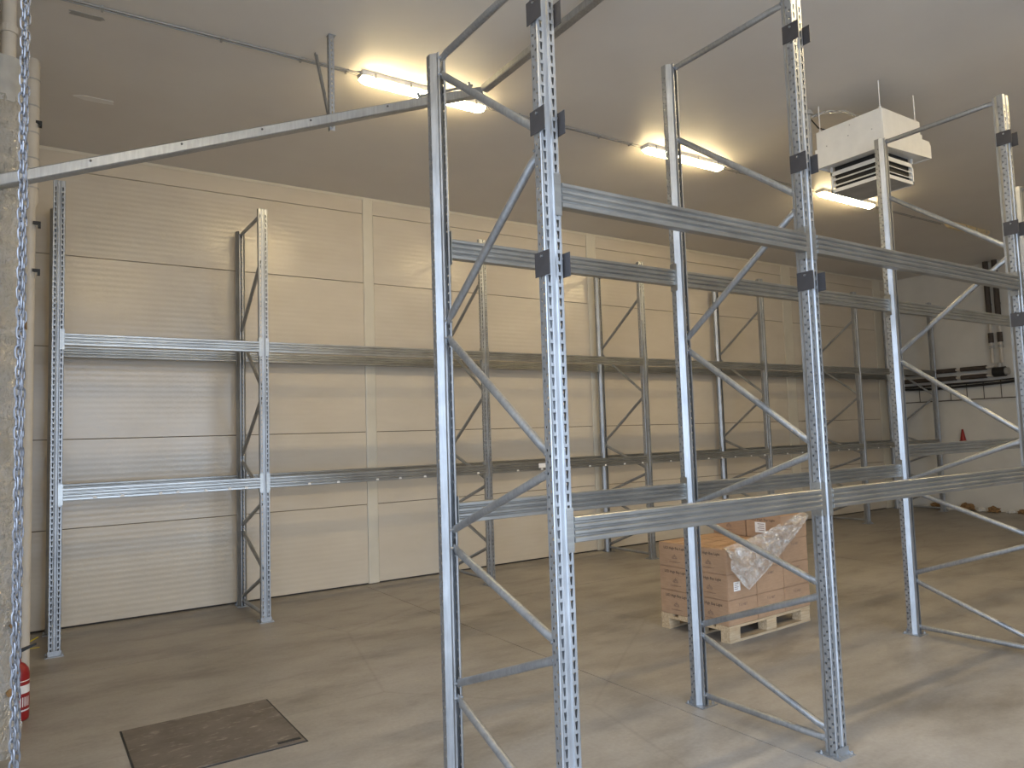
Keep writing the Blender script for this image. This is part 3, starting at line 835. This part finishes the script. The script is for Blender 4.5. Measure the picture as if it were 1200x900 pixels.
# stretch film pulled loose over the rack-side face and the top corner
def film():
    nu, nv = 40, 30; mb = MB()
    # corner anchors in pallet coordinates (x, y, z above deck)
    TL = Vector((.0, .06, .682)); TR = Vector((1.16, .03, .905)); BL = Vector((-.012, -.03, .50)); TIP = Vector((.20, -.05, .285))
    for i in range(nu+1):
        u = i/nu
        for j in range(nv+1):
            v = j/nv
            top = TL.lerp(TR, u) + Vector((0, 0, -.03*math.sin(math.pi*u)))
            low = TIP.lerp(Vector((1.18, -.03, .86)), u**0.62) + Vector((0, 0, -.02*math.sin(math.pi*u)))
            if u < .16: low = low.lerp(BL + (TIP-BL)*(u/.16), 1.0) if u < .16 else low
            P = top.lerp(low, v)
            w = noise.fractal(Vector((u*6, v*3, 2.0)), .8, 2, 4); w2_ = noise.noise(Vector((u*16-v*6, v*5, 7)))
            P.y -= .028 + .022*abs(w) + .012*w2_ + .03*math.sin(math.pi*v)*(1-u*.5)
            P.z += .014*w2_
            if P.z > .60: P.y = min(P.y, -.012) if v > .35 else P.y
            mb.v.append(tuple(P))
    for i in range(nu):
        for j in range(nv):
            a = i*(nv+1)+j; mb.f.append((a, a+nv+1, a+nv+2, a+1))
    return mb
fo = empty('stretch_film'); fo.matrix_world = cm
tag(fo, 'crumpled clear plastic film hanging loose over the stacked cartons', 'plastic film')
film().build('sheet', FILM, fo, smooth=True)
# ================================================================== END WALL SERVICES
XP = XE-.12
for y, lbl in ((7.12, 'dark insulated riser pipe on the end wall, nearer the panel wall'), (6.95, 'dark insulated riser pipe on the end wall, farther from the panel wall')):
    t = empty('heating_riser', (XP, y, 3.05)); tag(t, lbl, 'pipe', 'risers on the end wall')
    MB().tube([(0, 0, .0), (0, 0, ZC-3.05)], .028, 10).build('pipe', PIPEW, t, smooth=True)
    MB().tube([(0, 0, .85), (0, 0, ZC-3.05)], .052, 12).build('insulation', INSUL, t, smooth=True)
    MB().tube([(0, 0, .42), (0, 0, .62)], .050, 12).build('insulation', INSUL, t, smooth=True)
    MB().tube([(0, 0, .30), (0, 0, .36)], .055, 10).build('valve', GREYM, t)
    MB().box(.0, .13, -.02, .02, 1.2, 1.24).build('pipe_clamp', GREYM, t)
for zz, lbl in ((2.97, 'upper dark insulated pipe running level along the end wall'), (2.80, 'lower dark insulated pipe running level along the end wall')):
    t = empty('heating_main', (XP, 9.1, zz)); tag(t, lbl, 'pipe', 'level pipes on the end wall')
    MB().tube([(0, 0, 0), (0, -2.0, 0)], .026, 10).build('pipe', PIPEW, t, smooth=True)
    for a, b in ((0, -.75), (-.85, -1.25), (-1.35, -1.85)):
        MB().tube([(0, a, 0), (0, b, 0)], .048, 12).build('insulation', INSUL, t, smooth=True)
    MB().box(.0, .13, -.82, -.79, -.02, .02).build('pipe_clamp', GREYM, t)
pm = empty('circulation_pump', (XP-.04, 6.98, 2.86)); tag(pm, 'black circulation pump on the pipes of the end wall', 'pump')
MB().tube([(0, .12, 0), (0, -.10, 0)], .10, 14).build('motor', BLACK, pm, smooth=True)
MB().tube([(0, -.10, 0), (0, -.16, 0)], .075, 12).build('cap', GREYM, pm, smooth=True)
MB().tube([(0, 0, .08), (0, 0, .18)], .045, 10).build('flange', GREYM, pm)
MB().box(.02, .16, -.03, .03, -.03, .03).build('pump_bracket', GREYM, pm)
tr = empty('wire_tray', (XE-.08, 9.1, 2.33)); tag(tr, 'dark wire cable tray fixed along the end wall under the pipes', 'cable tray')
for zz in (0, .36): MB().tube([(0, 0, zz), (0, -3.4, zz)], .010, 6).build('rail_wire', INSUL, tr)
for k in range(11):
    MB().tube([(0, -.1-k*.33, 0), (0, -.1-k*.33, .36)], .008, 6).build('rung', INSUL, tr)
for k in (.3, 1.5, 2.7): MB().box(0, .08, -k-.02, -k+.02, .34, .37).build('wall_bracket', INSUL, tr)
kb = empty('black_cable', (XE-.11, 9.1, 2.6)); tag(kb, 'thick black cable bundle lying along the wire tray', 'cable')
MB().tube([(0, 0, .03), (0, -.8, .0), (0, -1.7, .02), (0, -2.6, .06), (0, -3.4, .10)], .028, 8).build('cable', BLACK, kb, smooth=True)
MB().tube([(-.03, 0, .07), (-.03, -.8, .06), (-.03, -1.7, .07), (-.03, -2.6, .12), (-.03, -3.4, .16)], .014, 8).build('cable', BLACK, kb, smooth=True)
rc = empty('red_cone', (XE-.07, 7.83, 1.45)); tag(rc, 'small red cone on the end wall above the pale beam', 'cone')
MB().lathe([(.075, 0), (.075, .02), (.058, .02), (.018, .25), (.012, .26)], (0, 0, 0), 14).build('cone', RED, rc, smooth=True)
MB().box(-.07, .07, -.07, .07, -.015, 0).build('shelf_plate', GREYM, rc)
random.seed(21)
for k, (y, s, zz) in enumerate(((8.66, .08, 0), (8.42, .11, 0), (8.12, .10, 0), (7.82, .13, 0), (7.52, .08, 0), (7.26, .10, 0), (7.00, .08, 0), (6.78, .07, 0))):
    bm = bmesh.new(); bmesh.ops.create_icosphere(bm, subdivisions=3, radius=1)
    for v in bm.verts:
        f = 1+.75*noise.fractal(v.co*1.9+Vector((k*3.1, 0, 0)), .7, 2.1, 3); v.co = Vector((v.co.x*s*.6*f, v.co.y*s*1.0*f, max(v.co.z, -.35)*s*.75*f+s*.26))
    zmin = min(v.co.z for v in bm.verts)
    for v in bm.verts: v.co.z -= zmin
    me = bpy.data.meshes.new('debris_lump'); bm.to_mesh(me); bm.free(); me.materials.append(TAN if k % 2 else WHITE)
    o = put('debris_lump', me, None, (XE-.14-.03*(k % 3), y, 0))
    tag(o, 'crumbled %s lump lying at the foot of the end wall' % ('brown insulation' if k % 2 else 'pale plaster'), 'debris', 'debris along the end wall, ' + ('brown' if k % 2 else 'pale'))
# small white label on the aisle-side lower beam of the wall rack
sb = MB().box(5.72, 5.84, YW-.0155, YW-.0125, 1.435, 1.495).build('paper_label', PAPER)
tag(sb, 'white paper label stuck on the lower beam of the wall rack', 'label')
# pebble by the end frame
bm = bmesh.new(); bmesh.ops.create_icosphere(bm, subdivisions=1, radius=.022)
for v in bm.verts: v.co.z = v.co.z*.6+.012; v.co.x *= 1.2
me = bpy.data.meshes.new('plaster_crumb'); bm.to_mesh(me); bm.free(); me.materials.append(PAPER)
tag(put('plaster_crumb', me, None, (1.83, 3.62, 0)), 'small white crumb on the concrete beside the shorter end frame', 'debris')
